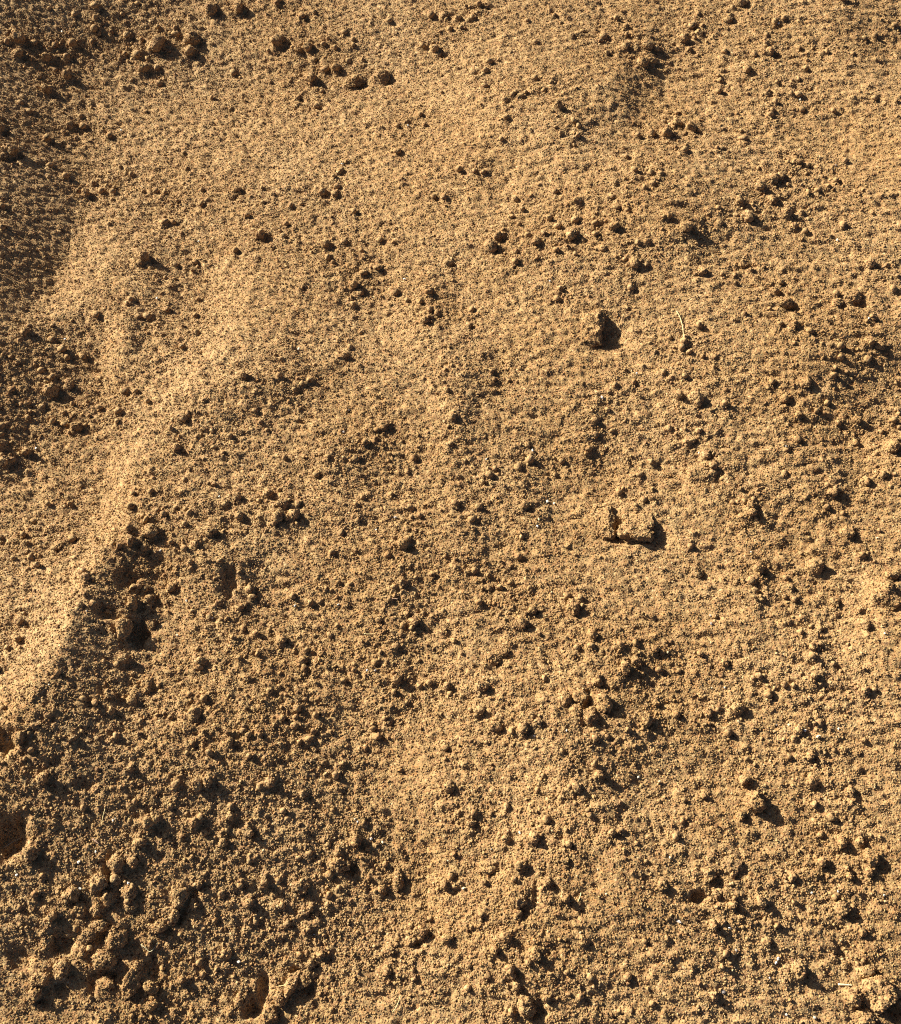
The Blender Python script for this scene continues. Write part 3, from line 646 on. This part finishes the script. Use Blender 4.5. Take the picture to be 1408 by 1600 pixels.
# ------------------------------------------------------------------ white, cream and grey chips
def chip_mesh(seed, mat):
    v, f = ICO[1]; r = np.random.default_rng(seed); v = v * r.uniform(.75, 1.15, (len(v), 1))
    for _ in range(3):
        nrm = r.normal(size=3); nrm /= np.linalg.norm(nrm); over = np.maximum(v @ nrm - .6, 0); v = v - over[:, None] * nrm
    m = bpy.data.meshes.new('chip'); m.from_pydata([tuple(p) for p in v], [], f); m.materials.append(mat); m.update(); return m
CHM = {c: [chip_mesh(40 + s, MATS[c]) for s in range(5)] for c in 'wyg'}
for n_, a in enumerate(CHIPS.split()):
    x, y, s, c = a.split(','); x, y, s = float(x), float(y), float(s)
    X, Y, Z, t = (float(q) for q in ground_pt(x, y)); r = s * .56 * t * PXM
    word = {'w': 'white', 'y': 'cream', 'g': 'grey'}[c] + (' stone chip' if s >= 5 else ' stone speck')
    o = put('stone_chip', CHM[c][n_ % 5], unique_label(x, y, word), 'stone chip', 'pale stone chips scattered on the sand')
    o.scale = (r * RNG.uniform(.8, 1.25), r * RNG.uniform(.7, 1), r * RNG.uniform(.5, .75))
    o.rotation_euler = (RNG.uniform(-.5, .5), RNG.uniform(-.5, .5), RNG.uniform(0, 6.28))
    o.location = (X, Y, Z + .00065 + r * .35)

# ------------------------------------------------------------------ straws, fibres and twigs
def straw(pts, rpx, c, label):
    P = []
    for (x, y) in pts:
        X, Y, Z, t = (float(q) for q in ground_pt(x, y)); P.append([X, Y, Z]); m = t * PXM
    P = np.array(P); top = P[:, 2].max() if len(P) < 6 else 0
    P[:, 2] = np.maximum(P[:, 2], P[:, 2].mean()) + .0016
    n = 6 * (len(P) - 1) + 1                    # Catmull-Rom through the points
    Q = np.vstack([2 * P[0] - P[1], P, 2 * P[-1] - P[-2]]); out = []
    for q in range(n):
        u = q / (n - 1) * (len(P) - 1); i = min(int(u), len(P) - 2); w = u - i
        a, b, cc, d = Q[i], Q[i + 1], Q[i + 2], Q[i + 3]
        out.append(.5 * (2 * b + (cc - a) * w + (2 * a - 5 * b + 4 * cc - d) * w * w + (-a + 3 * b - 3 * cc + d) * w ** 3))
    r = rpx * m; V, F = [], []; k = 7
    for q, p in enumerate(out):
        tdir = np.array(out[min(q + 1, n - 1)]) - np.array(out[max(q - 1, 0)]); tdir /= np.linalg.norm(tdir)
        s1 = np.cross(tdir, (0, 0, 1)); s1 /= np.linalg.norm(s1); s2 = np.cross(s1, tdir)
        rr = r * (1 - .45 * q / (n - 1)) * (1 + .08 * math.sin(q * 1.7))
        for j in range(k):
            th = 6.2832 * j / k; V.append(p + rr * (math.cos(th) * s1 + .7 * math.sin(th) * s2))
    for q in range(n - 1):
        for j in range(k): F.append([q * k + j, q * k + (j + 1) % k, (q + 1) * k + (j + 1) % k, (q + 1) * k + j])
    F.append(list(range(k))[::-1]); F.append([(n - 1) * k + j for j in range(k)])
    mat = {'y': 's', 'w': 'sw', 'b': 'sb', 'p': 'sp', 'd': 'sd', 'r': 'sr'}[c]
    nm, cat = ('twig', 'twig') if c in 'dr' else ('straw', 'straw')
    put(nm, mesh_from(V, F, MATS[mat], nm), label, cat)
for s in STRAWS: straw(*s)

# ------------------------------------------------------------------ loose grains lying on the sheet (nobody could count them)
def scatter(name, proto, pts, scl, rot, tint):
    m = bpy.data.meshes.new(name); m.vertices.add(len(pts)); m.vertices.foreach_set('co', pts.astype(np.float32).ravel())
    for nm, arr, ty in (('size', scl, 'FLOAT_VECTOR'), ('turn', rot, 'FLOAT_VECTOR'), ('tint', tint, 'FLOAT')):
        at = m.attributes.new(nm, ty, 'POINT'); at.data.foreach_set('vector' if ty == 'FLOAT_VECTOR' else 'value', arr.astype(np.float32).ravel())
    m.update()
    o = bpy.data.objects.new(name, m); COL.objects.link(o); o['kind'] = 'stuff'
    ng = bpy.data.node_groups.new(name, 'GeometryNodeTree')
    ng.interface.new_socket('Geometry', in_out='INPUT', socket_type='NodeSocketGeometry')
    ng.interface.new_socket('Geometry', in_out='OUTPUT', socket_type='NodeSocketGeometry')
    n, l = ng.nodes, ng.links
    gi, go = n.new('NodeGroupInput'), n.new('NodeGroupOutput')
    inst = n.new('GeometryNodeInstanceOnPoints'); oi = n.new('GeometryNodeObjectInfo'); oi.inputs['Object'].default_value = proto
    def attr(nm):
        a = n.new('GeometryNodeInputNamedAttribute'); a.data_type = 'FLOAT_VECTOR'; a.inputs['Name'].default_value = nm
        return [q for q in a.outputs if q.enabled and q.name == 'Attribute'][0]
    l.new(gi.outputs[0], inst.inputs['Points']); l.new(oi.outputs['Geometry'], inst.inputs['Instance'])
    l.new(attr('size'), inst.inputs['Scale']); l.new(attr('turn'), inst.inputs['Rotation'])
    l.new(inst.outputs[0], go.inputs[0])
    md = o.modifiers.new('scatter', 'NODES'); md.node_group = ng
    return o
def proto(seed, sub=1):
    v, f = ICO[sub]; r = np.random.default_rng(seed)
    v = v * r.uniform(.72, 1.15, (len(v), 1))
    m = bpy.data.meshes.new('grain'); m.from_pydata([tuple(p) for p in v], [], f); m.materials.append(GRAIN); m.update()
    return bpy.data.objects.new('grain', m)
def rand_pts(n, dens=None, seed=1):
    r = np.random.default_rng(seed); out = []
    tot = 0
    while tot < n:
        y = r.uniform(-.07, 1.38, n); x = r.uniform(-.80, .80, n)
        ok = np.abs(x) < .44 + (y + .04) * .20
        if dens is not None: ok &= r.uniform(0, 1, n) < sample(dens, x, y)
        p = np.stack([x[ok], y[ok]], 1); out.append(p); tot += len(p)
    return np.concatenate(out)[:n]
from mathutils.bvhtree import BVHTree
GRID_Z = (GZ, vy, tu, half)
def sheet_z(x, y):
    """height of the built sheet itself (bilinear on its own grid)"""
    v = np.interp(y, vy, np.arange(len(vy))); hf = np.interp(y, vy, half)
    u = np.interp(x / hf, tu, np.arange(len(tu)))
    i, j = u.astype(int), v.astype(int); a, b = u - i, v - j
    return GZ[j, i] * (1 - a) * (1 - b) + GZ[j, i + 1] * a * (1 - b) + GZ[j + 1, i] * (1 - a) * b + GZ[j + 1, i + 1] * a * b
dn = np.clip(.35 + .5 * rough, 0, 1)
for s, cnt in enumerate((170000, 170000, 170000)):
    P = rand_pts(cnt, dn, 60 + s); r = np.random.default_rng(80 + s)
    rr = .00070 * np.exp(.34 * r.standard_normal(cnt)); rr = np.clip(rr, .0004, .0024)
    sc = rr[:, None] * r.uniform(.75, 1.2, (cnt, 3))
    z = sheet_z(P[:, 0], P[:, 1]) + .02 * rr
    scatter('sand_grains', proto(900 + s), np.column_stack([P, z]), sc, r.uniform(0, 6.28, (cnt, 3)), r.uniform(0, 1, cnt))
P = np.concatenate(DUST); r = np.random.default_rng(99); rr = np.clip(.00075 * np.exp(.30 * r.standard_normal(len(P))), .0003, .0016)
scatter('sand_grains', proto(910), P, rr[:, None] * r.uniform(.7, 1.2, (len(P), 3)), r.uniform(0, 6.28, (len(P), 3)), r.uniform(0, 1, len(P)))
print('grains on clods', len(P))
dc = np.clip((rough - .45) * .9, 0.02, 1)
for s, cnt in enumerate((1500, 1500, 1500)):
    P = rand_pts(cnt, dc, 160 + s); r = np.random.default_rng(180 + s)
    rr = .0010 * (1 - r.uniform(0, 1, cnt)) ** (-.36); rr = np.clip(rr, .0010, .0040)
    sc = rr[:, None] * r.uniform(.7, 1.15, (cnt, 3))
    z = sheet_z(P[:, 0], P[:, 1]) + .30 * rr
    po = proto(950 + s, 2); po.data.materials[0] = SAND
    po.data.polygons.foreach_set('use_smooth', np.ones(len(po.data.polygons), bool))
    scatter('coarse_sand_crumbs', po, np.column_stack([P, z]), sc, r.uniform(0, 6.28, (cnt, 3)), r.uniform(0, 1, cnt))
